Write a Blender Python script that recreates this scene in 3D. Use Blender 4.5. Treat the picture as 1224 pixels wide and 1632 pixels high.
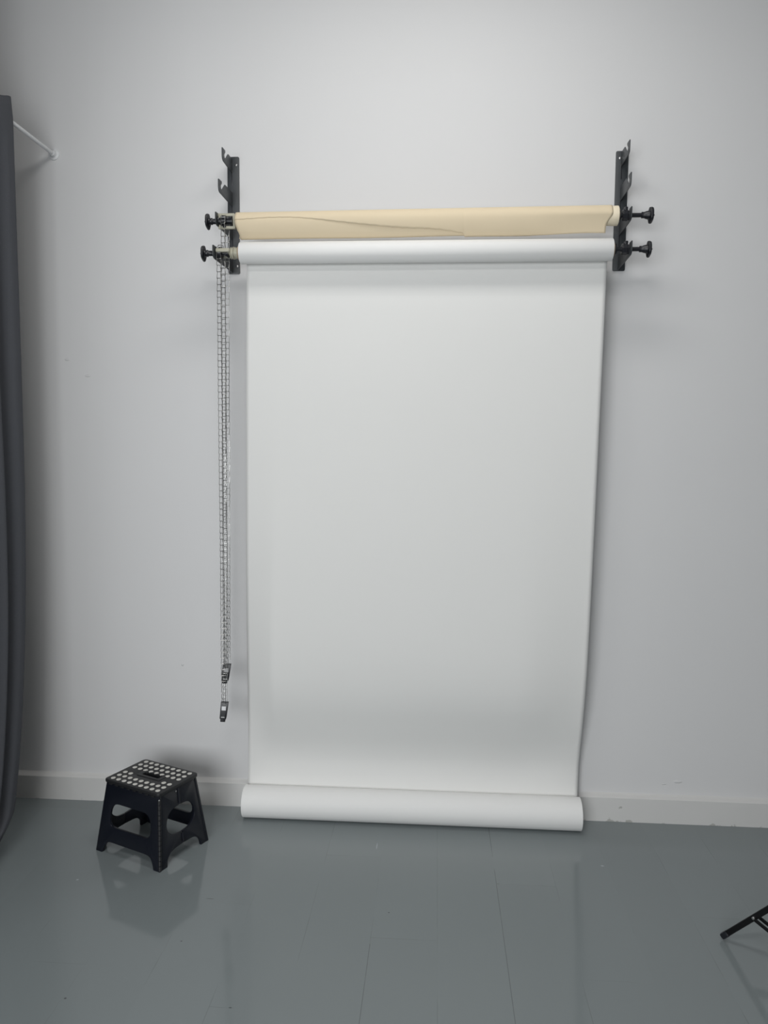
import bpy, bmesh, math, random
from mathutils import Vector, Matrix, Euler
random.seed(7)
PI = math.pi
for o in list(bpy.data.objects): bpy.data.objects.remove(o)
SC = bpy.context.scene
COL = SC.collection

# ------------------------------------------------------------------ camera
cd = bpy.data.cameras.new('camera'); cam = bpy.data.objects.new('camera', cd); COL.objects.link(cam)
cd.sensor_fit = 'VERTICAL'; cd.sensor_height = 36.0; cd.lens = 1215.72 / 1632 * 36.0
cd.clip_start = 0.02; cd.clip_end = 60
r_ = Vector((0.9976048, 0.0687171, 0.0079126)); d_ = Vector((0.0136936, -0.0840686, -0.9963659)); f_ = Vector((-0.0678021, 0.9940877, -0.0848082))
m = Matrix((r_, -d_, -f_)).transposed().to_4x4(); m.translation = Vector((0.7545, -3.0534, 1.5056))
cam.matrix_world = m
SC.camera = cam
SC.view_settings.view_transform = 'Standard'; SC.view_settings.look = 'None'
SC.view_settings.gamma = 1.0; SC.view_settings.use_curve_mapping = False
SC.view_settings.exposure = 0.0

# ------------------------------------------------------------------ light
w = bpy.data.worlds.new('world'); SC.world = w; w.use_nodes = True
w.node_tree.nodes['Background'].inputs[0].default_value = (0.75, 0.85, 1.0, 1); w.node_tree.nodes['Background'].inputs[1].default_value = 0.3
def area(name, loc, target, sx, sy, power, color, spread=180):
    l = bpy.data.lights.new(name, 'AREA'); l.shape = 'RECTANGLE'; l.size = sx; l.size_y = sy; l.energy = power; l.color = color
    l.spread = math.radians(spread)
    o = bpy.data.objects.new(name, l); COL.objects.link(o); o.location = loc
    o.rotation_euler = (Vector(target) - Vector(loc)).to_track_quat('-Z', 'Y').to_euler()
    return o
WARM = (1.0, 0.985, 0.96); COOL = (0.97, 0.99, 1.0)
CEIL = 3.6
LAMPS = [(0.75, -1.10, 14.5), (0.35, -3.5, 31.0)]        # x, y, watts of the two ceiling panels
for i, (x, y, p) in enumerate(LAMPS):
    area('panel_light', (x, y, CEIL - 0.075), (x, y, 0), 1.15, 0.40, p, WARM)
area('window_light', (-0.5, -5.1, 1.6), (-0.5, 0, 1.6), 2.6, 1.9, 114.0, COOL)

# ------------------------------------------------------------------ materials
def mat(name, col, rough=0.5, metal=0.0, spec=0.5, noise=0.0, nscale=40.0, bump=0.0, bscale=60.0, coat=0.0, trans=0.0, emit=0.0):
    mt = bpy.data.materials.new(name); mt.use_nodes = True; nt = mt.node_tree; b = nt.nodes['Principled BSDF']
    b.inputs['Base Color'].default_value = (*col, 1); b.inputs['Roughness'].default_value = rough
    b.inputs['Metallic'].default_value = metal; b.inputs['Specular IOR Level'].default_value = spec
    if coat: b.inputs['Coat Weight'].default_value = coat
    tc = nt.nodes.new('ShaderNodeTexCoord')
    n = nt.nodes.new('ShaderNodeTexNoise'); n.inputs['Scale'].default_value = nscale; n.inputs['Detail'].default_value = 4
    nt.links.new(tc.outputs['Object'], n.inputs['Vector'])
    mp = nt.nodes.new('ShaderNodeMapRange'); mp.inputs[3].default_value = 1 - noise; mp.inputs[4].default_value = 1 + noise
    nt.links.new(n.outputs['Fac'], mp.inputs[0])
    mx = nt.nodes.new('ShaderNodeVectorMath'); mx.operation = 'SCALE'; mx.inputs[0].default_value = col
    nt.links.new(mp.outputs[0], mx.inputs['Scale']); nt.links.new(mx.outputs[0], b.inputs['Base Color'])
    if bump:
        n2 = nt.nodes.new('ShaderNodeTexNoise'); n2.inputs['Scale'].default_value = bscale; n2.inputs['Detail'].default_value = 3
        nt.links.new(tc.outputs['Object'], n2.inputs['Vector'])
        bp = nt.nodes.new('ShaderNodeBump'); bp.inputs['Strength'].default_value = bump; bp.inputs['Distance'].default_value = 0.01
        nt.links.new(n2.outputs['Fac'], bp.inputs['Height']); nt.links.new(bp.outputs[0], b.inputs['Normal'])
    if emit:
        b.inputs['Emission Color'].default_value = (*col, 1); b.inputs['Emission Strength'].default_value = emit
    return mt

def spots_factor(nt, coord_out, spots):
    """0..1 mask of small elliptical marks at fixed places: (x, y, z, rx, ry, rz)."""
    last = None
    for (x, y, z, rx, ry, rz) in spots:
        s = nt.nodes.new('ShaderNodeVectorMath'); s.operation = 'SUBTRACT'; s.inputs[1].default_value = (x, y, z)
        nt.links.new(coord_out, s.inputs[0])
        d = nt.nodes.new('ShaderNodeVectorMath'); d.operation = 'DIVIDE'; d.inputs[1].default_value = (rx, ry, rz)
        nt.links.new(s.outputs[0], d.inputs[0])
        l = nt.nodes.new('ShaderNodeVectorMath'); l.operation = 'LENGTH'; nt.links.new(d.outputs[0], l.inputs[0])
        mr = nt.nodes.new('ShaderNodeMapRange'); mr.interpolation_type = 'SMOOTHSTEP'
        mr.inputs[1].default_value = 0.4; mr.inputs[2].default_value = 1.0; mr.inputs[3].default_value = 1; mr.inputs[4].default_value = 0
        nt.links.new(l.outputs['Value'], mr.inputs[0])
        if last is None: last = mr.outputs[0]
        else:
            a = nt.nodes.new('ShaderNodeMath'); a.operation = 'MAXIMUM'; nt.links.new(last, a.inputs[0]); nt.links.new(mr.outputs[0], a.inputs[1]); last = a.outputs[0]
    return last

def wall_material():
    mt = mat('painted_wall', (0.70, 0.70, 0.705), rough=0.62, spec=0.35, noise=0.012, nscale=3.0)
    nt = mt.node_tree; b = nt.nodes['Principled BSDF']; tc = [n for n in nt.nodes if n.type == 'TEX_COORD'][0]
    n2 = nt.nodes.new('ShaderNodeTexNoise'); n2.inputs['Scale'].default_value = 90; nt.links.new(tc.outputs['Object'], n2.inputs['Vector'])
    f = spots_factor(nt, tc.outputs['Object'], [(-.7528, 0, 1.851, .012, .05, .006), (-.6676, 0, 1.785, .014, .05, .005), (1.744, 0, .1676, .020, .05, .007), (-.2912, 0, .595, .006, .05, .008), (1.69, 0, .155, .01, .05, .003)])
    ad = nt.nodes.new('ShaderNodeMath'); ad.operation = 'MULTIPLY_ADD'; ad.inputs[1].default_value = 0.04
    nt.links.new(n2.outputs['Fac'], ad.inputs[0]); nt.links.new(f, ad.inputs[2])
    bp = nt.nodes.new('ShaderNodeBump'); bp.inputs['Strength'].default_value = 0.6; bp.inputs['Distance'].default_value = 0.004
    nt.links.new(ad.outputs[0], bp.inputs['Height']); nt.links.new(bp.outputs[0], b.inputs['Normal'])
    return mt

def floor_material():
    mt = bpy.data.materials.new('painted_floorboards'); mt.use_nodes = True; nt = mt.node_tree; b = nt.nodes['Principled BSDF']; L = nt.links.new
    tc = nt.nodes.new('ShaderNodeTexCoord'); sp = nt.nodes.new('ShaderNodeSeparateXYZ'); L(tc.outputs['Object'], sp.inputs[0])
    def mth(op, a, bb=None, c=None):
        n = nt.nodes.new('ShaderNodeMath'); n.operation = op
        for i, v in enumerate((a, bb, c)):
            if v is None: continue
            if isinstance(v, (int, float)): n.inputs[i].default_value = v
            else: L(v, n.inputs[i])
        return n.outputs[0]
    BW, BL = 0.2045, 1.25
    u = mth('DIVIDE', mth('SUBTRACT', sp.outputs[0], 0.5725), BW)
    row = mth('FLOOR', u); fu = mth('SUBTRACT', u, row)
    du = mth('MULTIPLY', mth('MINIMUM', fu, mth('SUBTRACT', 1.0, fu)), BW)
    v = mth('DIVIDE', mth('ADD', sp.outputs[1], mth('MULTIPLY', mth('FRACT', mth('MULTIPLY', row, 0.37)), BL)), BL)
    v = mth('ADD', v, 0.664)
    rv = mth('FLOOR', v); fv = mth('SUBTRACT', v, rv)
    dv = mth('MULTIPLY', mth('MINIMUM', fv, mth('SUBTRACT', 1.0, fv)), BL)
    dd = mth('MINIMUM', du, dv)
    nz = nt.nodes.new('ShaderNodeTexNoise'); nz.inputs['Scale'].default_value = 3.3; nz.inputs['Detail'].default_value = 3; L(tc.outputs['Object'], nz.inputs['Vector'])
    gate = nt.nodes.new('ShaderNodeMapRange'); gate.inputs[1].default_value = 0.50; gate.inputs[2].default_value = 0.66; L(nz.outputs['Fac'], gate.inputs[0])
    line = nt.nodes.new('ShaderNodeMapRange'); line.inputs[1].default_value = 0.0; line.inputs[2].default_value = 0.0016; line.inputs[3].default_value = 1; line.inputs[4].default_value = 0
    L(dd, line.inputs[0])
    strong = mth('LESS_THAN', mth('ABSOLUTE', mth('SUBTRACT', sp.outputs[0], 0.9815)), 0.01)
    second = mth('MULTIPLY', mth('LESS_THAN', mth('ABSOLUTE', mth('SUBTRACT', sp.outputs[0], 0.5725)), 0.01), mth('LESS_THAN', sp.outputs[1], -0.86))
    brk = nt.nodes.new('ShaderNodeMapRange'); brk.inputs[1].default_value = 0.36; brk.inputs[2].default_value = 0.46; L(nz.outputs['Fac'], brk.inputs[0])
    g2 = mth('MAXIMUM', mth('MULTIPLY', gate.outputs[0], 0.55), mth('MULTIPLY', mth('MAXIMUM', strong, second), brk.outputs[0]))
    seam = mth('MULTIPLY', line.outputs[0], g2)
    # slight tone from board to board and brushed blotches
    wn = nt.nodes.new('ShaderNodeTexWhiteNoise'); cb = nt.nodes.new('ShaderNodeCombineXYZ'); L(row, cb.inputs[0]); L(rv, cb.inputs[1]); L(cb.outputs[0], wn.inputs[0])
    bl = nt.nodes.new('ShaderNodeTexNoise'); bl.inputs['Scale'].default_value = 1.7; bl.inputs['Detail'].default_value = 6; L(tc.outputs['Object'], bl.inputs['Vector'])
    tone = mth('ADD', mth('MULTIPLY_ADD', wn.outputs['Value'], 0.03, 0.955), mth('MULTIPLY', bl.outputs['Fac'], 0.06))
    tone = mth('MULTIPLY', tone, mth('MULTIPLY_ADD', seam, -0.42, 1.0))
    specks = spots_factor(nt, tc.outputs['Object'], [(-.2362, -1.1554, 0, .005, .004, .05), (.2212, -1.1544, 0, .006, .003, .05), (-.0015, -.8943, 0, .004, .003, .05), (.62, -.70, 0, .004, .003, .05), (.02, -.672, 0, .018, .0018, .05)])
    tone = mth('MULTIPLY', tone, mth('MULTIPLY_ADD', specks, -0.6, 1.0))
    chips = spots_factor(nt, tc.outputs['Object'], [(1.3739, -.3594, 0, .008, .006, .05), (-.335, -.43, 0, .006, .003, .05), (-.47, -.60, 0, .006, .006, .05), (.549, -.29, 0, .003, .03, .05)])
    tone = mth('MULTIPLY', tone, mth('MULTIPLY_ADD', chips, 0.5, 1.0))
    sc = nt.nodes.new('ShaderNodeVectorMath'); sc.operation = 'SCALE'; sc.inputs[0].default_value = FLOOR_COL; L(tone, sc.inputs['Scale']); L(sc.outputs[0], b.inputs['Base Color'])
    rr = nt.nodes.new('ShaderNodeTexNoise'); rr.inputs['Scale'].default_value = 5; rr.inputs['Detail'].default_value = 5; L(tc.outputs['Object'], rr.inputs['Vector'])
    L(mth('MULTIPLY_ADD', rr.outputs['Fac'], 0.08, 0.055), b.inputs['Roughness'])
    b.inputs['Specular IOR Level'].default_value = 0.5
    nb = nt.nodes.new('ShaderNodeTexNoise'); nb.inputs['Scale'].default_value = 9; nb.inputs['Detail'].default_value = 4; L(tc.outputs['Object'], nb.inputs['Vector'])
    h = mth('ADD', mth('MULTIPLY', nb.outputs['Fac'], 0.10), mth('MULTIPLY', seam, -0.5))
    bp = nt.nodes.new('ShaderNodeBump'); bp.inputs['Strength'].default_value = 0.25; bp.inputs['Distance'].default_value = 0.004
    L(h, bp.inputs['Height']); L(bp.outputs[0], b.inputs['Normal'])
    return mt
FLOOR_COL = (0.212, 0.240, 0.246)
M = {}
M['wall'] = wall_material()
M['floor'] = floor_material()
M['ceiling'] = mat('ceiling_paint', (0.32, 0.32, 0.32), rough=0.8)
M['dark_wall'] = mat('dark_grey_wall', (0.10, 0.105, 0.11), rough=0.7)
M['white_trim'] = mat('white_trim', (0.66, 0.665, 0.66), rough=0.45, noise=0.02, nscale=14)
M['grey_blocker'] = mat('mid_grey_blocker', (0.2, 0.205, 0.21), rough=0.7)  # used only on the added light blocker
M['paper'] = mat('white_seamless_paper', (0.80, 0.80, 0.785), rough=0.75, spec=0.25, noise=0.008, nscale=4, bump=0.0)
M['paper_roll'] = mat('white_paper_roll', (0.84, 0.84, 0.83), rough=0.6, spec=0.3, noise=0.005, nscale=4)
M['beige'] = mat('beige_paper', (0.75, 0.635, 0.455), rough=0.7, spec=0.3, noise=0.02, nscale=6, bump=0.12, bscale=14)
M['beige_edge'] = mat('beige_paper_edge', (0.82, 0.73, 0.56), rough=0.75)
M['cardboard'] = mat('cardboard', (0.33, 0.25, 0.17), rough=0.9, noise=0.1)
M['steel'] = mat('grey_powder_coat', (0.040, 0.045, 0.050), rough=0.42, spec=0.5, noise=0.06, nscale=120)
M['black'] = mat('black_plastic', (0.009, 0.010, 0.014), rough=0.38, noise=0.05)
M['navy'] = mat('stool_plastic', (0.0036, 0.0050, 0.0105), rough=0.42, noise=0.06, nscale=60, spec=0.5)
M['navy_top'] = mat('stool_top_plastic', (0.0125, 0.0130, 0.0145), rough=0.5, noise=0.08, nscale=60)
M['dot'] = mat('grip_dot_rubber', (0.64, 0.63, 0.59), rough=0.6)
M['cream'] = mat('khaki_plastic', (0.43, 0.415, 0.33), rough=0.45, noise=0.03)
M['chain'] = mat('nickel_chain', (0.42, 0.42, 0.41), rough=0.35, metal=1.0)
M['chrome'] = mat('bright_metal', (0.45, 0.45, 0.45), rough=0.4, metal=1.0)
M['label'] = mat('white_label', (0.80, 0.80, 0.82), rough=0.5)
M['rod'] = mat('white_rod', (0.70, 0.71, 0.72), rough=0.4)
M['curtain'] = mat('grey_curtain_cloth', (0.088, 0.092, 0.104), rough=0.85, spec=0.2, noise=0.06, nscale=220, bump=0.2, bscale=500)
M['tripod'] = mat('tripod_black', (0.003, 0.003, 0.004), rough=0.55, spec=0.3)
M['diffuser'] = mat('lamp_diffuser', (1, 0.98, 0.95), rough=0.5, emit=1.5)
M['glass'] = mat('frosted_pane', (0.85, 0.9, 0.95), rough=0.3, emit=0.3)
# baseboard scuffs near its foot
def baseboard_material():
    mt = mat('white_skirting', (0.65, 0.648, 0.638), rough=0.5, noise=0.02, nscale=10)
    nt = mt.node_tree; b = nt.nodes['Principled BSDF']; tc = [n for n in nt.nodes if n.type == 'TEX_COORD'][0]
    sp = nt.nodes.new('ShaderNodeSeparateXYZ'); nt.links.new(tc.outputs['Object'], sp.inputs[0])
    n = nt.nodes.new('ShaderNodeTexNoise'); n.inputs['Scale'].default_value = 28; n.inputs['Detail'].default_value = 6; nt.links.new(tc.outputs['Object'], n.inputs['Vector'])
    hgt = nt.nodes.new('ShaderNodeMapRange'); hgt.inputs[1].default_value = 0.0; hgt.inputs[2].default_value = 0.022; hgt.inputs[3].default_value = 0.13; hgt.inputs[4].default_value = -0.07
    nt.links.new(sp.outputs[2], hgt.inputs[0])
    xr = nt.nodes.new('ShaderNodeMapRange'); xr.inputs[1].default_value = 1.30; xr.inputs[2].default_value = 1.38; xr.inputs[3].default_value = -0.06; xr.inputs[4].default_value = 0.0; nt.links.new(sp.outputs[0], xr.inputs[0])
    xr2 = nt.nodes.new('ShaderNodeMapRange'); xr2.inputs[1].default_value = 1.75; xr2.inputs[2].default_value = 1.9; xr2.inputs[3].default_value = 0.0; xr2.inputs[4].default_value = -0.05; nt.links.new(sp.outputs[0], xr2.inputs[0])
    a0 = nt.nodes.new('ShaderNodeMath'); a0.operation = 'ADD'; nt.links.new(xr.outputs[0], a0.inputs[0]); nt.links.new(xr2.outputs[0], a0.inputs[1])
    a1 = nt.nodes.new('ShaderNodeMath'); a1.operation = 'ADD'; nt.links.new(a0.outputs[0], a1.inputs[0]); nt.links.new(hgt.outputs[0], a1.inputs[1])
    a2 = nt.nodes.new('ShaderNodeMath'); a2.operation = 'ADD'; nt.links.new(a1.outputs[0], a2.inputs[0]); nt.links.new(n.outputs['Fac'], a2.inputs[1])
    th = nt.nodes.new('ShaderNodeMapRange'); th.inputs[1].default_value = 0.66; th.inputs[2].default_value = 0.70; nt.links.new(a2.outputs[0], th.inputs[0])
    mx = nt.nodes.new('ShaderNodeMix'); mx.data_type = 'RGBA'
    old = b.inputs['Base Color'].links[0].from_socket
    nt.links.new(th.outputs[0], mx.inputs['Factor']); nt.links.new(old, mx.inputs['A']); mx.inputs['B'].default_value = (0.43, 0.43, 0.41, 1)
    nt.links.new(mx.outputs['Result'], b.inputs['Base Color'])
    return mt
M['baseboard'] = baseboard_material()

# ------------------------------------------------------------------ helpers
def link_mesh(name, me, m, parent=None, smooth=None):
    o = bpy.data.objects.new(name, me); COL.objects.link(o)
    if m is not None: me.materials.append(m)
    if parent is not None: o.parent = parent
    if smooth is not None:
        me.polygons.foreach_set('use_smooth', [True] * len(me.polygons))
        if smooth < 180:
            bm = bmesh.new(); bm.from_mesh(me)
            for e in bm.edges:
                if len(e.link_faces) == 2 and e.calc_face_angle(0) > math.radians(smooth): e.smooth = False
            bm.to_mesh(me); bm.free()
    return o
def obj(name, bm, m, parent=None, smooth=35):
    bmesh.ops.recalc_face_normals(bm, faces=bm.faces)
    me = bpy.data.meshes.new(name); bm.to_mesh(me); bm.free()
    return link_mesh(name, me, m, parent, smooth)
def tag(o, label=None, cat=None, group=None, kind=None):
    if label: o['label'] = label
    if cat: o['category'] = cat
    if group: o['group'] = group
    if kind: o['kind'] = kind
    return o
def thing(name, label, cat, loc=(0, 0, 0), rz=0, group=None):
    o = bpy.data.objects.new(name, None); COL.objects.link(o); o.location = loc; o.rotation_euler = (0, 0, rz); o.empty_display_size = 0.05
    return tag(o, label, cat, group)
def box(bm, c, s, rot=None, bev=0.0, seg=2):
    r = bmesh.ops.create_cube(bm, size=1.0)
    vs = r['verts']
    for v in vs: v.co = Vector((v.co.x * s[0], v.co.y * s[1], v.co.z * s[2]))
    if bev:
        es = list({e for v in vs for e in v.link_edges})
        r2 = bmesh.ops.bevel(bm, geom=es, offset=bev, segments=seg, affect='EDGES', profile=0.5)
        vs = list({v for f in r2['faces'] for v in f.verts} | {v for v in vs if v.is_valid})
    mtx = (rot.to_matrix() if isinstance(rot, Euler) else rot) if rot is not None else Matrix.Identity(3)
    for v in vs: v.co = mtx @ v.co + Vector(c)
    return vs
def tube(bm, pts, r, n=12, cap=True):
    pts = [Vector(p) for p in pts]; rs = r if isinstance(r, (list, tuple)) else [r] * len(pts)
    rings = []; up = None
    for i, p in enumerate(pts):
        t = (pts[min(i + 1, len(pts) - 1)] - pts[max(i - 1, 0)]).normalized()
        if up is None: up = t.orthogonal().normalized()
        up = (up - t * up.dot(t)); up = up.normalized() if up.length > 1e-6 else t.orthogonal().normalized()
        s = t.cross(up)
        rings.append([bm.verts.new(p + (up * math.cos(2 * PI * k / n) + s * math.sin(2 * PI * k / n)) * rs[i]) for k in range(n)])
    for a, b in zip(rings, rings[1:]):
        for k in range(n): bm.faces.new((a[k], a[(k + 1) % n], b[(k + 1) % n], b[k]))
    if cap: bm.faces.new(rings[0][::-1]); bm.faces.new(rings[-1])
def lathe(bm, origin, axis, prof, n=32, closed=False):
    """prof = [(distance along axis, radius)]"""
    a = Vector(axis).normalized(); u = a.orthogonal().normalized(); v = a.cross(u); o = Vector(origin)
    rings = []
    for (d, r) in prof:
        if r < 1e-6: rings.append([bm.verts.new(o + a * d)])
        else: rings.append([bm.verts.new(o + a * d + (u * math.cos(2 * PI * k / n) + v * math.sin(2 * PI * k / n)) * r) for k in range(n)])
    prs = list(zip(rings, rings[1:])) + ([(rings[-1], rings[0])] if closed else [])
    for A, B in prs:
        for k in range(n):
            k2 = (k + 1) % n
            if len(A) == 1 and len(B) == 1: continue
            if len(A) == 1: bm.faces.new((A[0], B[k2], B[k]))
            elif len(B) == 1: bm.faces.new((A[k], A[k2], B[0]))
            else: bm.faces.new((A[k], A[k2], B[k2], B[k]))
def smooth_loop(pts, radius):
    """round the corners of a polygon; radius number or list"""
    out = []; n = len(pts)
    for i in range(n):
        p = Vector(pts[i]); a = Vector(pts[i - 1]); b = Vector(pts[(i + 1) % n])
        r = radius[i] if isinstance(radius, (list, tuple)) else radius
        if r <= 0: out.append(p); continue
        da = (a - p); db = (b - p); ra = min(r, da.length * .48); rb = min(r, db.length * .48)
        A = p + da.normalized() * ra; B = p + db.normalized() * rb
        for k in range(7):
            t = k / 6; out.append(A * (1 - t) ** 2 + p * 2 * t * (1 - t) + B * t * t)
    return out
def plate(loops, thick, bev=0.0, xf=None):
    """extruded flat shape with holes; loops of 2D points; returns bmesh with z = thickness"""
    cu = bpy.data.curves.new('tmp', 'CURVE'); cu.dimensions = '2D'; cu.fill_mode = 'BOTH'; cu.extrude = thick / 2 - bev; cu.bevel_depth = bev; cu.bevel_resolution = 1; cu.offset = -bev
    for lp in loops:
        s = cu.splines.new('POLY'); s.points.add(len(lp) - 1)
        for p, q in zip(s.points, lp): p.co = (q[0], q[1], 0, 1)
        s.use_cyclic_u = True
    o = bpy.data.objects.new('tmp', cu); COL.objects.link(o)
    dg = bpy.context.evaluated_depsgraph_get(); me = bpy.data.meshes.new_from_object(o.evaluated_get(dg))
    bpy.data.objects.remove(o); bpy.data.curves.remove(cu)
    bm = bmesh.new(); bm.from_mesh(me); bpy.data.meshes.remove(me)
    bmesh.ops.remove_doubles(bm, verts=bm.verts, dist=1e-6)
    if xf:
        for v in bm.verts: v.co = Vector(xf(v.co.x, v.co.y, v.co.z))
    return bm
def struct(name, bm, m, parent=None, smooth=None):
    o = obj(name, bm, m, parent, smooth if smooth else 35)
    if parent is None: o['kind'] = 'structure'
    return o

# ------------------------------------------------------------------ the room
XL, XR, YB = -3.4, 3.9, -5.2
bm = bmesh.new(); box(bm, ((XL + XR) / 2, YB / 2, -0.05), (XR - XL + .4, -YB + .4, 0.1)); struct('floor', bm, M['floor'])
bm = bmesh.new(); box(bm, ((XL + XR) / 2, 0.05, CEIL / 2), (XR - XL + .2, 0.1, CEIL)); struct('wall_front', bm, M['wall'])
bm = bmesh.new(); box(bm, (XL - .05, YB / 2, CEIL / 2), (0.1, -YB, CEIL)); struct('wall_left', bm, M['dark_wall'])
bm = bmesh.new(); box(bm, (XR + .05, YB / 2, CEIL / 2), (0.1, -YB, CEIL)); struct('wall_right', bm, M['dark_wall'])
bm = bmesh.new(); box(bm, ((XL + XR) / 2, YB / 2, CEIL + .05), (XR - XL + .2, -YB + .2, 0.1)); struct('ceiling', bm, M['ceiling'])
# rear wall with the window that daylight comes through
bm = bmesh.new()
wx0, wx1, wz0, wz1 = -1.9, 0.9, 0.6, 2.6
box(bm, ((XL + wx0) / 2, YB - .05, CEIL / 2), (wx0 - XL, .1, CEIL)); box(bm, ((XR + wx1) / 2, YB - .05, CEIL / 2), (XR - wx1, .1, CEIL))
box(bm, ((wx0 + wx1) / 2, YB - .05, wz0 / 2), (wx1 - wx0, .1, wz0)); box(bm, ((wx0 + wx1) / 2, YB - .05, (wz1 + CEIL) / 2), (wx1 - wx0, .1, CEIL - wz1))
struct('wall_rear', bm, M['dark_wall'])
bm = bmesh.new()
for x in (wx0 + .03, (wx0 + wx1) / 2, wx1 - .03): box(bm, (x, YB - .05, (wz0 + wz1) / 2), (.06, .06, wz1 - wz0))
for z in (wz0 + .03, wz1 - .03): box(bm, ((wx0 + wx1) / 2, YB - .05, z), (wx1 - wx0, .056, .06))
wf = struct('window_1', bm, M['white_trim'])
bm = bmesh.new(); box(bm, ((wx0 + wx1) / 2, YB - .06, (wz0 + wz1) / 2), (wx1 - wx0 - .1, .006, wz1 - wz0 - .1)); obj('window_pane', bm, M['glass'], wf)
# skirting board: profile with a chamfered, caulked top edge
def skirting(name, p0, p1, inward):
    bm = bmesh.new(); prof = [(0, 0), (.0211, 0), (.0211, .0985), (.0195, .1006), (.010, .1045), (.004, .1075), (0, .113)]
    A = Vector(p0); B = Vector(p1); n = Vector(inward)
    ra = [bm.verts.new(A + n * d + Vector((0, 0, z))) for d, z in prof]; rb = [bm.verts.new(B + n * d + Vector((0, 0, z))) for d, z in prof]
    for i in range(len(prof)): j = (i + 1) % len(prof); bm.faces.new((ra[i], ra[j], rb[j], rb[i]))
    bm.faces.new(ra); bm.faces.new(rb[::-1])
    return struct(name, bm, M['baseboard'])
skirting('baseboard_front', (XL, 0, 0), (XR, 0, 0), (0, -1, 0))
skirting('baseboard_left', (XL, YB, 0), (XL, -.022, 0), (1, 0, 0))
skirting('baseboard_right', (XR, YB, 0), (XR, -.022, 0), (-1, 0, 0))
# added unseen full-height blocker behind the curtain line, shades the wall's left end
bm = bmesh.new(); box(bm, (-.93, -1.50, CEIL / 2), (.10, 1.3, CEIL)); box(bm, ((-.98 + XL) / 2, -.90, CEIL / 2), (-.98 - XL, .10, CEIL)); struct('light_blocker', bm, M['grey_blocker'])
# ceiling panels
for i, (x, y, p) in enumerate(LAMPS):
    t = thing('ceiling_light', ['white ceiling light panel nearer the paper backdrop', 'white ceiling light panel farther from the paper backdrop'][i], 'ceiling light', (x, y, CEIL), 0, 'ceiling light panels')
    bm = bmesh.new(); box(bm, (0, 0, -.025), (1.26, .50, .05), bev=.004); obj('housing', bm, M['white_trim'], t)
    bm = bmesh.new(); box(bm, (0, 0, -.054), (1.18, .42, .008), bev=.002); obj('diffuser', bm, M['diffuser'], t)

# ------------------------------------------------------------------ wall brackets with four hooks
HZ = [2.193, 2.320, 2.448, 2.576]; HY = [-.240, -.210, -.180, -.138]
def bracket(label, xc, xfin, z0, z1, screws, splay):
    t = thing('wall_bracket', label, 'wall bracket', (xc, 0, z0), 0, 'wall brackets holding the paper rolls')
    H = z1 - z0; wd = .047
    lp = smooth_loop([(-wd / 2, 0), (wd / 2, 0), (wd / 2, H), (-wd / 2, H)], .007)
    slots = []
    bm = plate([lp], .003, .0005, lambda x, y, z: (x, -.0045 + z, y))
    bm2 = plate([smooth_loop([(-wd / 2 + .004, .002), (wd / 2 - .004, .002), (wd / 2 - .004, H - .002), (-wd / 2 + .004, H - .002)], .005)], .003, 0, lambda x, y, z: (x, -.0016 + z, y))
    me = bpy.data.meshes.new('x'); bm2.to_mesh(me); bm.from_mesh(me); bm2.free(); bpy.data.meshes.remove(me)
    obj('back_plate', bm, M['steel'], t)
    for k in range(4):
        yo, zo = HY[k], HZ[k] - z0
        D = -yo
        # outline in (distance from wall, height): arm with an upright prong and an angled slot for the roller
        pts = [(.004, -.004), (D - .016, -.001), (D - .004, .004), (D, .014), (D, .0445), (D - .004, .0465), (D - .040, .0475), (D - .041, .040), (D - .027, .029), (D - .030, .019), (D - .039, .016),
               (D - .046, .022), (D - .078, .049), (D - .100, .0495), (.004, .050)]
        rad = [0, .004, .008, .006, .002, .002, .002, .003, .006, .006, .005, .004, .004, .004, 0]
        sx = xfin - xc
        bm = plate([smooth_loop(pts, rad)], .0028, .0004, lambda a, b, c, zo=zo, k=k: (sx + c - splay[k] * a, -a, zo + b))
        h = obj('roller_hook', bm, M['steel'], t)
    for k in range(3):
        bm = bmesh.new(); z = [HZ[1], HZ[2], HZ[3]][k] - z0 - .035
        box(bm, (sx, -.0064, z + .012), (.005, .0012, .055), bev=.0005); obj('pressed_slot', bm, M['black'], t)
    for (x, z) in screws:
        bm = bmesh.new(); lathe(bm, (x, -.006, z), (0, -1, 0), [(0, 0.0048), (.0012, .0046), (.0022, .003), (.0024, 0)], 16)
        obj('screw', bm, M['chrome'], t)
    return t
bracket('grey metal wall bracket with four hooks at the chain end of the rolls', -.057, -.062, 2.1845, 2.634, [(.012, .418), (.013, .030)], [.050, .045, .032, .018])
bracket('grey metal wall bracket with four hooks at the far end without chains', 1.4405, 1.4385, 2.1855, 2.630, [(-.008, .418)], [.026, .018, .013, .010])

# ------------------------------------------------------------------ white paper backdrop: top roll, hanging sheet, floor roll
YT, ZT, RT = -.1887, 2.2198, .0393
YBm, ZB, RB = -.0957, .0634, .0634
bd = thing('paper_backdrop', 'white seamless paper sheet hanging from the lower roll down to a fat roll on the floor', 'backdrop', (0.68, YBm, 0))
def wl(p): return Vector(p) - Vector((0.68, YBm, 0))
bm = bmesh.new(); lathe(bm, wl((.0165, YT, ZT)), (1, 0, 0), [(0, .024), (0, RT - .001), (.0015, RT), (.40, RT * 1.0), (1.3565, RT), (1.358, RT - .001), (1.358, .024)], 64, closed=True)
obj('top_roll', bm, M['paper_roll'], bd, 40)
bm = bmesh.new(); lathe(bm, wl((.0085, YT, ZT)), (1, 0, 0), [(0, .0205), (0, .0238), (1.372, .0238), (1.372, .0205)], 40, closed=True)
obj('cardboard_core', bm, M['cardboard'], bd, 40)
bm = bmesh.new(); 
nx = 40
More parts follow.
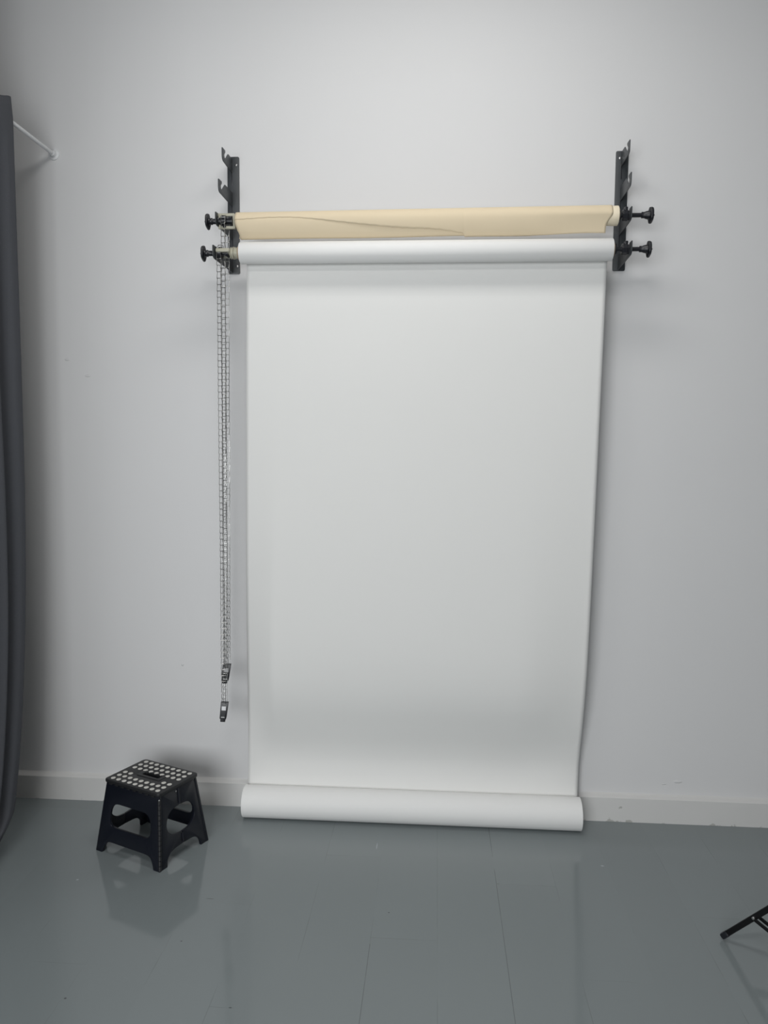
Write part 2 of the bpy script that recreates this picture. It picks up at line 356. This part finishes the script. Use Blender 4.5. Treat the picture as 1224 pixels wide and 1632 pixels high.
lathe(bm, wl((-.0083, YBm, ZB)), (1, 0, 0), [(.006, .020), (.004, .030), (.0015, .045), (.001, .058), (0, RB - .0012), (.0012, RB)] + [(1.35 * k / 24, RB) for k in range(1, 24)] + [(1.3488, RB), (1.35, RB - .0012), (1.349, .058), (1.3485, .045), (1.346, .030), (1.344, .020)], 72, closed=True)
fr = obj('floor_roll', bm, M['paper_roll'], bd, 40)
# the sheet (profile in z, with the left edge strip standing a little proud)
def interp(tab, t):
    for (a, va), (b, vb) in zip(tab, tab[1:]):
        if t <= b:
            s = min(max((t - a) / (b - a), 0), 1); s = s * s * (3 - 2 * s) if False else s
            return va + (vb - va) * s
    return tab[-1][1]
def ss(a, b, t):
    t = min(max((t - a) / (b - a), 0), 1); return t * t * (3 - 2 * t)
RIGHT_TAB = [(.05, -.046), (.11, -.052), (.17, -.048), (.24, -.050), (.32, -.066), (.42, -.091), (.54, -.114), (.70, -.131), (1.0, -.142), (1.5, -.147), (2.22, -.150)]
MID_TAB = [(.05, -.050), (.11, -.056), (.17, -.046), (.23, -.0415), (.29, -.053), (.38, -.086), (.48, -.119), (.58, -.138), (.72, -.148), (1.0, -.151), (1.5, -.149), (2.22, -.150)]
EDGE_TAB = [(.05, -.046), (.11, -.050), (.20, -.046), (.40, -.056), (.60, -.076), (.80, -.096), (1.1, -.118), (1.5, -.134), (1.9, -.147), (2.22, -.150)]
import bisect
def catmull(tab, t):
    xs = [a for a, _ in tab]; i = min(max(bisect.bisect_right(xs, t) - 1, 0), len(tab) - 2)
    def sl(k):
        if k <= 0: return (tab[1][1] - tab[0][1]) / (tab[1][0] - tab[0][0])
        if k >= len(tab) - 1: return (tab[-1][1] - tab[-2][1]) / (tab[-1][0] - tab[-2][0])
        return (tab[k + 1][1] - tab[k - 1][1]) / (tab[k + 1][0] - tab[k - 1][0])
    h = tab[i + 1][0] - tab[i][0]; s = (t - tab[i][0]) / h
    return ((2 * s**3 - 3 * s**2 + 1) * tab[i][1] + (s**3 - 2 * s**2 + s) * h * sl(i) + (-2 * s**3 + 3 * s**2) * tab[i + 1][1] + (s**3 - s**2) * h * sl(i + 1))
def sheet_y(u, z):
    k = min(max(u / .082, 0), 1); k = k * (1 - .0) if k < .85 else .85 + .15 * ss(.85, 1.0, k)
    mid = catmull(MID_TAB, z); edge = catmull(EDGE_TAB, z)
    bulge = (mid - edge) * (.85 + .30 * u)
    y = edge + bulge * k
    kr = ss(.80, 1.0, u); y = y * (1 - kr) + catmull(RIGHT_TAB, z) * kr
    live = ss(.2, .7, z) * (1 - ss(1.7, 2.15, z))
    y += live * .003 * math.sin(u * 6.0 + z * 1.7) * k
    return y
bm = bmesh.new(); NU, NV = 96, 150; grid = []
for j in range(NV + 1):
    z = ZB + (ZT - ZB) * (j / NV); row = []
    k = (z - .12) / (2.168 - .12)
    xl = -.0057 + (.0306 + .0057) * k; xr = 1.337 + (1.3655 - 1.337) * k
    for i in range(NU + 1):
        u = i / NU; row.append(bm.verts.new(wl((xl + (xr - xl) * u, sheet_y(u, z), z))))
    grid.append(row)
for j in range(NV):
    for i in range(NU): bm.faces.new((grid[j][i], grid[j][i + 1], grid[j + 1][i + 1], grid[j + 1][i]))
sh = obj('hanging_sheet', bm, M['paper'], bd, 180)
sm = sh.modifiers.new('s', 'SOLIDIFY'); sm.thickness = .0009; sm.offset = 1

# ------------------------------------------------------------------ beige paper roll with its loose torn wrap
YC = -.173
def zc(x): return 2.3335 + (x / 1.385) * .009
RC = .0345; LOW = .0605
br = thing('paper_roll', 'beige paper roll with a loose torn wrap, resting above the white roll', 'paper roll', (.69, YC, 2.27))
def bl_(p): return Vector(p) - Vector((.69, YC, 2.27))
ax = Vector((1.385, 0, .009)).normalized()
bm = bmesh.new(); lathe(bm, bl_((.004, YC, zc(.004))), ax, [(0, .023), (0, RC - .002), (.001, RC - .001), (1.366, RC - .001), (1.368, RC + .0), (1.3885, RC), (1.390, RC - .0015), (1.390, .023)], 56, closed=True)
obj('tight_roll', bm, M['beige_edge'], br, 40)
bm = bmesh.new(); lathe(bm, bl_((-.001, YC, zc(0))), ax, [(0, .0205), (0, .0228), (1.398, .0228), (1.398, .0205)], 40, closed=True)
obj('cardboard_core', bm, M['cardboard'], br, 40)
def teardrop(th, x, off, low=LOW):
    """th in turns from the top (0) forwards (.25) to the bottom (.5) and up the back; returns dy, dz"""
    a = th * 2 * PI; dy = -math.sin(a); dz = math.cos(a)
    k = ss(.95, 1.33, x)
    if dz >= 0: return dy * (RC + off), dz * (RC + off)
    sag = low - RC
    # round drop on the left, flat straight-hanging facet on the right
    A = (dy * (RC + off) * (1 - .20 * dz * dz), dz * (RC + off) + sag * dz * abs(dz) ** .5)
    if dy < 0:
        f = th * 4 - 1 if th <= .5 else 0      # 0 at front, 1 at bottom
        B = (-(RC + off) * (1 - f * .72), -f * (low + off))
    else: B = A
    return A[0] * (1 - k) + B[0] * k, A[1] * (1 - k) + B[1] * k
EDGE = [(0, .002), (.05, .004), (.12, .0075), (.21, .0070), (.30, -.001), (.40, -.014), (.52, -.027), (.62, -.035), (.72, -.040), (.80, -.049), (.838, -.0555)]
rnd = random.Random(3)
# inner loose layer: full loop, ends at x = .845 with a torn corner
bm = bmesh.new(); rows = []; NX, NT = 90, 56
for i in range(NX + 1):
    t = i / NX; row = []
    for j in range(NT + 1):
        th = j / NT
        low = max(0, -math.cos(th * 2 * PI))
        x0 = .001 + .014 * ss(.15, 1, low); x1 = .846 + .006 * math.sin(th * 31)
        x = x0 + (x1 - x0) * t
        dy, dz = teardrop(th, x, .0008)
        dz += .0012 * math.sin(x * 9) * low
        row.append(bm.verts.new(bl_((x, YC + dy, zc(x) + dz))))
    rows.append(row)
for a, b in zip(rows, rows[1:]):
    for j in range(NT): bm.faces.new((a[j], a[j + 1], b[j + 1], b[j]))
bmesh.ops.remove_doubles(bm, verts=bm.verts, dist=1e-5)
o = obj('inner_wrap', bm, M['beige'], br, 180); s = o.modifiers.new('s', 'SOLIDIFY'); s.thickness = .0006; s.offset = 0
# outer layer with the wavy torn edge across the front
def edge_theta(x):
    """angle (turns) where the outer layer ends"""
    if x < .84:
        zt = catmull(EDGE, x) + .0006 * math.sin(x * 160) + .0004 * math.sin(x * 311)
        lo, hi = .02, .5
        for _ in range(30):
            mid = (lo + hi) / 2
            if teardrop(mid, x, .003)[1] > zt: lo = mid
            else: hi = mid
        return lo
    return .503 + .012 * math.sin(x * 8 + 1.0)
bm = bmesh.new(); rows = []; NX, NT = 170, 44
for i in range(NX + 1):
    t = i / NX; row = []
    for j in range(NT + 1):
        s_ = j / NT
        xe0 = .0005; 
        x = xe0 + 1.369 * t
        te = edge_theta(x); th = -.42 + (te + .42) * s_
        low = max(0, -math.cos(th * 2 * PI))
        xx = x - .020 * ss(0.0, .9, low) * ss(1.2, 1.369, x) + .004 * low * (1 - ss(0, .05, x))
        lift = .0022 + .0026 * ss(.75, 1.0, s_) * ss(.2, .6, x) * (.7 + .3 * math.sin(x * 13))
        dy, dz = teardrop(th % 1.0, x, lift)
        row.append(bm.verts.new(bl_((xx, YC + dy, zc(x) + dz))))
    rows.append(row)
for a, b in zip(rows, rows[1:]):
    for j in range(NT): bm.faces.new((a[j], a[j + 1], b[j + 1], b[j]))
o = obj('torn_outer_wrap', bm, M['beige'], br, 180); s = o.modifiers.new('s', 'SOLIDIFY'); s.thickness = .0009; s.offset = 0

# ------------------------------------------------------------------ roller fittings
def knob_parts(t, side, x0, x1, x2):
    """hand wheel between x0 (outer face) and x1, neck from x1 to x2; local x, side = -1 left, +1 right"""
    s = side
    bm = bmesh.new(); n = 60; prof = [(0, .0), (0, .006), (.0012, .0175), (.0005, .0215), (.0022, .0272), (.0055, .0292), (.0092, .0278), (.0108, .022), (.0105, .014), (.0155, .0115), (.0155, .0)]
    k = abs(x1 - x0) / .0155
    a = Vector((-s, 0, 0)); u = Vector((0, 1, 0)); v = Vector((0, 0, 1)); rings = []
    for d, r in prof:
        rings.append([bm.verts.new(Vector((x0, 0, 0)) + a * d * k + (u * math.cos(2 * PI * q / n) + v * math.sin(2 * PI * q / n)) * (r * (1 + (.045 * math.cos(5 * 2 * PI * q / n) if r > .02 else 0)))) for q in range(n)])
    for A, B in zip(rings, rings[1:]):
        for q in range(n): bm.faces.new((A[q], A[(q + 1) % n], B[(q + 1) % n], B[q]))
    bmesh.ops.remove_doubles(bm, verts=bm.verts, dist=1e-6)
    kn = obj('hand_wheel', bm, M['black'], t, 50)
    bm = bmesh.new(); lathe(bm, (x0 + s * .006, 0, 0), (-s, 0, 0), [(0, 0), (0, .0026), (.008, .0026), (.008, 0)], 12); obj('shaft_tip', bm, M['black'], kn)
def chain_fitting(label, loc, frame_rot, dx, h, xw):
    t = thing('chain_drive', label, 'roller fitting', loc, 0, 'chain drives in the left roll ends')
    knob_parts(t, -1, -.127 + dx, -.1115 + dx, 0)
    bm = bmesh.new(); lathe(bm, (-.1125 + dx, 0, 0), (1, 0, 0), [(0, 0), (0, .0095), (.003, .0095), (.004, .0125), (.008, .0125), (.011, .0100), (.023, .0100), (.023, 0)], 28)
    obj('neck', bm, M['black'], t, 40)
    bm = bmesh.new(); lathe(bm, (-.090 + dx, 0, 0), (1, 0, 0), [(0, 0), (0, .0078), (.012, .0078), (.012, .014), (.020, .014), (.020, .0078), (.034, .0078), (.034, .0165), (.038, .0165), (.038, .0110), (.060, .0110), (.060, .0165), (.064, .0165), (.064, .006), (.086, .006), (.086, 0)], 30)
    obj('spindle', bm, M['black'], t, 40)
    # toothed chain wheel
    bm = bmesh.new(); n = 72; rr = []
    for x, r in ((xw - .006, .010), (xw - .006, .0210), (xw + .006, .0210), (xw + .006, .010)):
        rr.append([bm.verts.new(Vector((x, math.cos(2 * PI * q / n) * rad, math.sin(2 * PI * q / n) * rad))) for q in range(n) for rad in [r + (.0028 if (r > .02 and (q // 4) % 2) else 0)]])
    for A, B in list(zip(rr, rr[1:])) + [(rr[-1], rr[0])]:
        for q in range(n): bm.faces.new((A[q], A[(q + 1) % n], B[(q + 1) % n], B[q]))
    obj('chain_wheel', bm, M['black'], t, 30)
    # khaki guide frame around the wheel, an open rectangle turned about the roller axis
    R = Matrix.Rotation(frame_rot, 3, 'X')
    x0, x1 = -.0745, -.017 + dx
    bm = bmesh.new()
    for sgn in (1, -1):
        box(bm, R @ Vector(((x0 + x1) / 2, 0, sgn * h * .78)), (x1 - x0 - .002, .014, .0112), R, bev=.003)
    box(bm, R @ Vector((x1 - .004, 0, 0)), (.0095, .015, 2 * h * .78 + .008), R, bev=.003)
    box(bm, R @ Vector((x0 + .007, 0, 0)), (.0065, .013, 2 * h * .78), R, bev=.0025)
    obj('guide_frame', bm, M['cream'], t, 40)
    bm = bmesh.new(); lathe(bm, (x1 - .001, 0, 0), (1, 0, 0), [(0, 0), (0, .020), (.003, .0215), (.005, .0185), (.008, .0185), (.010, .0222), (.0125, .0222), (.0135, .0170), (.0150, .0170), (.0155, .0215), (.0185, .0215), (.019, .0195), (.060, .0195), (.060, 0)], 40)
    obj('core_plug', bm, M['cream'], t, 40)
    return t
chain_fitting('khaki chain drive with black hand wheel in the left end of the beige roll', (.0035, -.175, 2.3395), math.radians(10), .008, .0285, -.0495)
chain_fitting('khaki chain drive with black hand wheel in the left end of the white roll', (.004, YT, 2.2200), math.radians(80), -.006, .0340, -.0625)
def expander(label, loc, x_body, x_bend, x_sh, x_col, x_kn, zk):
    """black expander plug; all x local"""
    t = thing('roll_expander', label, 'roller fitting', loc, 0, 'expander plugs in the right roll ends')
    bm = bmesh.new(); lathe(bm, (-.05, 0, 0), (1, 0, 0), [(0, 0), (0, .0195), (.058, .0195), (.058, .0085), (x_body + .05, .0085), (x_body + .05, 0)], 36); obj('core_plug', bm, M['black'], t, 40)
    bm = bmesh.new(); lathe(bm, (x_body, 0, 0), (1, 0, 0), [(0, 0), (0, .0175), (.004, .0205), (.018, .0205), (.020, .0175), (x_bend - x_body - .008, .0175), (x_bend - x_body, .0120), (x_bend - x_body, 0)], 8)
    b = obj('expander_body', bm, M['black'], t, 30)
    bm = bmesh.new(); box(bm, ((x_body + x_bend) / 2 - .004, -.004, .021), (.012, .018, .012), bev=.002); obj('latch', bm, M['black'], t)
    bm = bmesh.new(); lathe(bm, (x_bend - .002, 0, 0), (1, 0, 0), [(0, 0), (0, .0078), (x_sh - x_bend + .003, .0078), (x_sh - x_bend + .003, 0)], 24); obj('shaft', bm, M['black'], t, 40)
    bm = bmesh.new(); lathe(bm, (x_sh, 0, 0), (1, 0, 0), [(0, 0), (0, .0110), (.010, .0110), (.012, .0125), (x_col - x_sh + .002, .0155), (x_col - x_sh + .002, 0)], 30); obj('collar', bm, M['black'], t, 40)
    knob_parts(t, 1, x_kn, x_col, 0)
    return t
expander('black expander plug with hand wheel in the right end of the beige roll', (1.395, YC, 2.3500 - .006), .0135, .0460, .083, .104, .1225, 0)
expander('black expander plug with hand wheel in the right end of the white roll', (1.380, YT, 2.2210), .0270, .0640, .091, .113, .1300, 0)

# ------------------------------------------------------------------ pull chains with their weights
def ladder(bm, path, width, pitch, rw=.00115):
    """path: list of points; rungs across world x with slightly pinched side wires"""
    P = [Vector(p) for p in path]; acc = [0]
    for a, b in zip(P, P[1:]): acc.append(acc[-1] + (b - a).length)
    def at(s):
        for i in range(len(P) - 1):
            if s <= acc[i + 1]: return P[i].lerp(P[i + 1], (s - acc[i]) / (acc[i + 1] - acc[i]))
        return P[-1]
    n = int(acc[-1] / pitch); rn = random.Random(len(path) * 7 + int(width * 1e5))
    for k in range(n):
        a = at(k * pitch); b = at((k + 1) * pitch); tw = .25 * math.sin(k * .17) + rn.uniform(-.1, .1)
        w = Vector((math.cos(tw), math.sin(tw), 0)) * width / 2
        # one U-shaped wire link: rung at the top, legs narrowing to hook round the next rung
        tube(bm, [b + w * -.62 + (b - a) * .10, b - w * .74, a * .85 + b * .15 - w * .98, a - w, a + w, a * .85 + b * .15 + w * .98, b + w * .74, b + w * .62 + (b - a) * .10], rw, 5)
def weight(t, loc, w, h, rz, tilt, label=None):
    bm = bmesh.new()
    c = smooth_loop([(-w / 2, .014), (-w / 2 + .003, .010), (w * .30, .010), (w * .36, .022), (w / 2, h), (-w / 2 + .002, h)], [.002, .004, .003, .003, .001, .001])
    c = [(p[0], p[1]) for p in c]
    bm = plate([c], .016, .0015, lambda x, y, z: (x, z, y))
    R = Euler((0, tilt, rz)).to_matrix()
    for v in bm.verts: v.co = R @ v.co + Vector(loc)
    o = obj('chain_weight', bm, M['black'], t, 30)
    if label: o['label'] = label
    bm = bmesh.new(); vs = box(bm, (-.003, 0, .006), (w * .62, .012, .013), bev=.002)
    for v in bm.verts: v.co = R @ v.co + Vector(loc)
    obj('nub', bm, M['black'], o)
    for zz, hh, mm in ((h * .70, h * .20, 'label'), (h * .36, .004, 'steel'), (h * .25, .004, 'chrome')):
        bm = bmesh.new(); box(bm, (-.001 if mm == 'label' else -.003, -.0085, zz), (w * (.52 if mm == 'label' else .42), .0012, hh))
        for v in bm.verts: v.co = R @ v.co + Vector(loc)
        obj('sticker' if mm == 'label' else 'band', bm, M[mm], o)
def pull_chain(label, top, yf, yb, zt, xt, zb, ybf, ybb, xb, wloc, wsize, wtilt, drop=None):
    t = thing('pull_chain', label, 'chain', (xb, (ybf + ybb) / 2, zb), 0, 'pull chains hanging from the drives')
    L = Vector(t.location)
    bm = bmesh.new()
    n = 24; front = []; back = []
    for k in range(n + 1):
        s = k / n; e = s ** .75
        front.append(Vector((xt + (xb - xt) * s, yf + (ybf - yf) * e, zt + (zb - zt) * s)) - L)
        back.append(Vector((xt + (xb - xt) * s + (.002), yb + (ybb - yb) * e, zt + (zb - zt) * s)) - L)
    r = (yb - yf) / 2; arc = [Vector((xt, (yf + yb) / 2 - r * math.cos(a), zt + r * math.sin(a))) - L for a in [PI * q / 8 for q in range(1, 8)]]
    ladder(bm, front[::-1] + arc + back, .0165, .0232)
    obj('ladder_links', bm, M['chain'], t, None)
    weight(t, Vector(wloc) - L, wsize[0], wsize[1], .15, wtilt, None)
    return t
pull_chain('longer metal ladder chain over the white roll drive, weight hanging lowest', None, -.2165, -.1615, 2.222, -.0585, .50, -.203, -.188, -.0600, (-.0635, -.196, .430), (.031, .079), .06)
pull_chain('shorter metal ladder chain from the beige roll drive, with the higher weight', None, -.201, -.149, 2.338, -.0460, .655, -.176, -.155, -.0560, (-.0620, -.168, .575), (.034, .078), .07)

# ------------------------------------------------------------------ folding step stool
st = thing('step_stool', 'black folding plastic step stool with grey grip dots, on the floor by the skirting', 'step stool', (-.2947, -.3529, 0), math.radians(-24))
H = .272; BX, BY = .1600, .1285; TX, TY = .1300, .0960; TH = .012
HP = H - .010
def panel_shape(bw, tw, half=None):
    """trapezoid with feet, arch and hole; half=-1/+1 gives only that half"""
    def W(t): return bw + (tw - bw) * (t / HP)
    ft, ar = .19, .045
    loops = []
    hx, h0, h1 = .70, .100, .188
    if half is None:
        out = [(-W(0), 0), (-W(0) * .80, 0), (-W(.02) * .77, .020), (-W(0) * .66, ar), (W(0) * .66, ar), (W(.02) * .77, .020), (W(0) * .80, 0), (W(0), 0), (W(HP), HP), (-W(HP), HP)]
        rad = [.003, .002, .010, .024, .024, .010, .002, .003, .004, .004]
        out = smooth_loop(out, rad)
        hole = smooth_loop([(-W(h0) * hx, h0), (W(h0) * hx, h0), (W(h1) * hx, h1), (-W(h1) * hx, h1)], [.034, .034, .040, .040])
        loops = [out, hole[::-1]]
    else:
        s = half; g = .0012
        out = [(g, ar * 1.1), (W(0) * .50, ar * 1.05), (W(0) * .70, .026), (W(0) * .73, 0), (W(0), 0), (W(HP), HP), (g, HP), (g, h1 + .004), (W(h1) * .45, h1), (W(h1) * hx, h1 - .022), (W(h0) * hx, h0 + .024), (W(h0) * .40, h0 - .004), (g, h0 - .008)]
        rad = [0, .024, .014, .003, .003, .004, .0, .0, .022, .024, .026, .024, 0]
        out = smooth_loop(out, rad)
        loops = [[Vector((p[0] * s, p[1])) for p in out]]
    return loops
for s in (-1, 1):
    bm = plate(panel_shape(BX, TX), .010, .0012, lambda x, y, z, s=s: (x, s * (BY - .005 + (TY - BY) * (y / HP)) + z, y))
    o = obj('leg_panel', bm, M['navy'], st, 30)
for s in (-1, 1):
    for h in (-1, 1):
        bm = plate(panel_shape(BY - .008, TY - .008, h), .009, .0012, lambda x, y, z, s=s: (s * (BX - .0065 + (TX - BX) * (y / HP)) + z, x, y))
        o = obj('folding_end_panel', bm, M['navy'], st, 30)
        # raised stiffening rib and fold hinge along the middle line
    for (z0, z1) in ((.056, .088), (.196, HP - .006)):
        bm = bmesh.new(); tube(bm, [(s * (BX - .0020 + (TX - BX) * (z / HP)), 0, z) for z in (z0, z1)], .0042, 10)
        obj('fold_hinge', bm, M['navy'], st)
    # corner hinge knuckles
    for cy in (-1, 1):
        bm = bmesh.new(); nk = 14; front = (s == 1 and cy == -1); ins = 0 if front else .0035
        for k in range(nk):
            z0 = .004 + (HP - .020) * k / nk; z1 = z0 + (HP - .020) / nk * .86
            def cp(z): return (s * (BX - .0030 - ins + (TX - BX) * (z / HP)), cy * (BY - .0040 - ins + (TY - BY) * (z / HP)), z)
            tube(bm, [cp(z0), cp(z1)], .0058, 12)
        obj('corner_hinge', bm, M['navy_top'], st)
        bm = bmesh.new(); z = HP - .016; x, y, _ = cp(z)
        lathe(bm, (x + s * .003, y + cy * .003, z), (s, cy, .1), [(0, .0030), (.0026, .0026), (.0032, 0)], 12); obj('rivet', bm, M['chrome'], st)
    bm = bmesh.new(); z = HP - .018; lathe(bm, (s * (BX - .004 + (TX - BX) * (z / HP)), -.012, z), (s, 0, .12), [(0, .0036), (.003, .0032), (.004, 0)], 12); obj('rivet', bm, M['chrome'], st)
TXo, TYo = .1375, .1035
slot = smooth_loop([(-.041, -.0125), (.041, -.0125), (.041, .0125), (-.041, .0125)], .006)
slot = [Vector((p.x, p.y + .002)) for p in slot]
outl = smooth_loop([(-TXo, -TYo), (TXo, -TYo), (TXo, TYo), (-TXo, TYo)], .017)
bm = plate([outl, slot[::-1]], TH, .0025, lambda x, y, z: (x, y, H - TH / 2 - .001 + z))
# handle tunnel walls below the slot
n = len(slot)
for i in range(n):
    a, b = slot[i], slot[(i + 1) % n]
    bm.faces.new([bm.verts.new(v) for v in ((a.x, a.y, H - .004), (b.x, b.y, H - .004), (b.x * .95, b.y * .95, H - .045), (a.x * .95, a.y * .95, H - .045))])
top = obj('step_top', bm, M['navy_top'], st, 30)
bm = plate([smooth_loop([(-.058, -.023), (.058, -.023), (.058, .023), (-.058, .023)], .006), slot[::-1]], .0016, .0004, lambda x, y, z: (x, y + .001, H - .0005 + z)); obj('handle_surround', bm, M['navy_top'], top)
bm = plate([outl_ for outl_ in [smooth_loop([(-TXo + .007, -TYo + .007), (TXo - .007, -TYo + .007), (TXo - .007, TYo - .007), (-TXo + .007, TYo - .007)], .013)]], .006, .001, lambda x, y, z: (x, y, H - TH - .004 + z)); 
obj('underframe', bm, M['navy'], top)
# the dots
bm = bmesh.new(); px = .0278; py = .0300
rowy = [2.8, 1.8, .8, -.8, -1.8, -2.8]
rowy = [v * py for v in (2.75, 1.77, .80, -.80, -1.77, -2.75)]
for ri, y in enumerate(rowy):
    for c in range(9):
        x = (c - 4) * px
        if ri == 3 and 1 < c < 7: continue
        if ri == 2 and (False): continue
        q = lathe(bm, (x, y, H - .0014), (0, 0, 1), [(0, .0088), (.0014, .0086), (.0018, .0078), (.0019, 0)], 20)
obj('grip_dots', bm, M['dot'], top)['label'] = 'light grey rubber dots'
# little slots under the lip on the long sides
for s in (-1, 1):
    bm = bmesh.new()
    for k in range(8): box(bm, (-.105 + k * .03, s * (TYo - .003), H - TH - .0035), (.016, .006, .005), bev=.001)
    obj('lip_lugs', bm, M['navy_top'], top)

# ------------------------------------------------------------------ curtain and its rail
XRD = -.7844; ZR = 2.658
rt = thing('curtain_rod', 'thin white curtain rod fixed to the wall with a round flange', 'curtain rod', (XRD, 0, ZR))
bm = bmesh.new(); tube(bm, [(0, -.002, 0), (0, -1.55, 0), (-.012, -1.585, 0), (-.045, -1.60, 0), (-.0975, -1.60, 0)], .0075, 16); obj('rod', bm, M['rod'], rt)
bm = bmesh.new(); lathe(bm, (0, 0, 0), (0, -1, 0), [(0, 0), (0, .023), (.003, .0225), (.006, .014), (.018, .0105), (.018, 0)], 28); obj('flange', bm, M['rod'], rt)
bm = bmesh.new(); lathe(bm, (-.0955, -1.60, 0), (1, 0, 0), [(0, 0), (0, .023), (.003, .0225), (.006, .014), (.018, .0105), (.018, 0)], 28); obj('flange', bm, M['rod'], rt)
ct = thing('curtain', 'dark grey cloth curtain hanging from the white rod at the left edge', 'curtain', (XRD, -.9, 0))
ED = [(.085, -.555), (.1165, -.500), (.143, -.4504), (.2463, -.4146), (.4006, -.3796), (.63, -.344), (.935, -.3126), (1.29, -.2960), (1.64, -.2925), (2.32, -.2942), (2.65, -.2960), (2.738, -.3018)]
bm = bmesh.new(); NU, NV = 260, 70; g = []
for j in range(NV + 1):
    z = .085 + (2.738 - .085) * j / NV; ye = catmull(ED, z) - .018; row = []
    for i in range(NU + 1):
        u = i / NU; y = ye + (-1.56 - ye) * u
        amp = .030 * ss(0, .08, u) * (1 - .72 * math.exp(-((z - ZR) / .05) ** 2)) * (1 - .92 * ss(2.5, 2.738, z)) * (.8 + .3 * (1 - z / 2.7))
        ph = u * 2 * PI * 11 + .6 * math.sin(z * 1.1 + u * 9) 
        x = .010 + amp * (math.sin(ph) - 1) * .8 + .006 * math.sin(z * 2.1 + u * 4) * ss(0, .1, u)
        x = x + (.011 - x) * (.92 * math.exp(-((z - ZR) / .045) ** 2))          # gathered over the rod
        if z > ZR: x = x * (1 - .2 * ss(ZR, 2.738, z))
        row.append(bm.verts.new((x, y + .9, z - ss(2.64, 2.738, z) * (.030 * ss(0, .09, ye - y) + .006 * math.sin(ph + 1) * ss(0, .1, u)))))
    g.append(row)
for j in range(NV):
    for i in range(NU): bm.faces.new((g[j][i], g[j][i + 1], g[j + 1][i + 1], g[j + 1][i]))
o = obj('cloth_panel', bm, M['curtain'], ct, 180); s = o.modifiers.new('s', 'SOLIDIFY'); s.thickness = .0012; s.offset = 0

# ------------------------------------------------------------------ tripod stand on the right
CX, CY, CZ = 1.95, -1.05, .468
tp = thing('light_stand', 'black folding light stand, one foot reaching into view on the floor', 'light stand', (CX, CY, 0))
foot = Vector((1.6555, -.7513, .010)) - Vector((CX, CY, 0)); hub = Vector((0, 0, CZ)); out = foot.copy(); out.z = 0
for k in range(3):
    R = Matrix.Rotation(k * 2 * PI / 3, 3, 'Z'); f = R @ foot; hb = hub + (R @ out).normalized() * .028
    d = (hb - f).normalized(); sd = d.cross(Vector((0, 0, 1))).normalized(); up = sd.cross(d)
    rot = Matrix((d, sd, up)).transposed()
    bm = bmesh.new(); box(bm, (f + hb) / 2, ((hb - f).length, .014, .0165), rot, bev=.0025); lg = obj('leg', bm, M['tripod'], tp)
    bm = bmesh.new(); box(bm, f + d * .012, (.030, .0165, .0185), rot, bev=.005); obj('rubber_foot', bm, M['black'], lg)
    J = f + (hb - f) * .238; J0 = J - up * .004; T = Vector((0, 0, .075)) + (R @ out).normalized() * .028
    # brace folds down flat towards the lower collar
    T.z = .012
    for q in (-1, 1):
        bm = bmesh.new(); dd = (T - J0).normalized(); s2 = dd.cross(Vector((0, 0, 1))).normalized(); u2 = s2.cross(dd); r2 = Matrix((dd, s2, u2)).transposed()
        box(bm, (J0 + T) / 2 + sd * q * .012, ((T - J0).length, .003, .011), r2, bev=.0008); obj('brace', bm, M['tripod'], tp)
    for q in (-1, 1):
        bm = bmesh.new(); lathe(bm, J + sd * q * .0072, sd * q, [(0, .0042), (.007, .0042), (.0082, .0030), (.0086, 0)], 14); obj('rivet', bm, M['chrome'], lg)
bm = bmesh.new(); lathe(bm, (0, 0, .02), (0, 0, 1), [(0, 0), (0, .012), (.90, .012), (.90, 0)], 20); obj('pole', bm, M['tripod'], tp)
bm = bmesh.new(); lathe(bm, (0, 0, .90), (0, 0, 1), [(0, 0), (0, .009), (.80, .009), (.80, 0)], 20); obj('inner_pole', bm, M['tripod'], tp)
bm = bmesh.new(); lathe(bm, (0, 0, CZ - .03), (0, 0, 1), [(0, .012), (0, .026), (.06, .026), (.06, .012)], 24, closed=True); obj('collar', bm, M['black'], tp)
bm = bmesh.new(); lathe(bm, (0, 0, .0), (0, 0, 1), [(0, .0), (0, .026), (.035, .026), (.035, .0)], 24); obj('collar', bm, M['black'], tp)
bm = bmesh.new(); lathe(bm, (0, 0, .87), (0, 0, 1), [(0, .012), (0, .020), (.06, .020), (.06, .012)], 24, closed=True); box(bm, (.03, 0, .90), (.03, .012, .02), bev=.003); obj('clamp', bm, M['black'], tp)
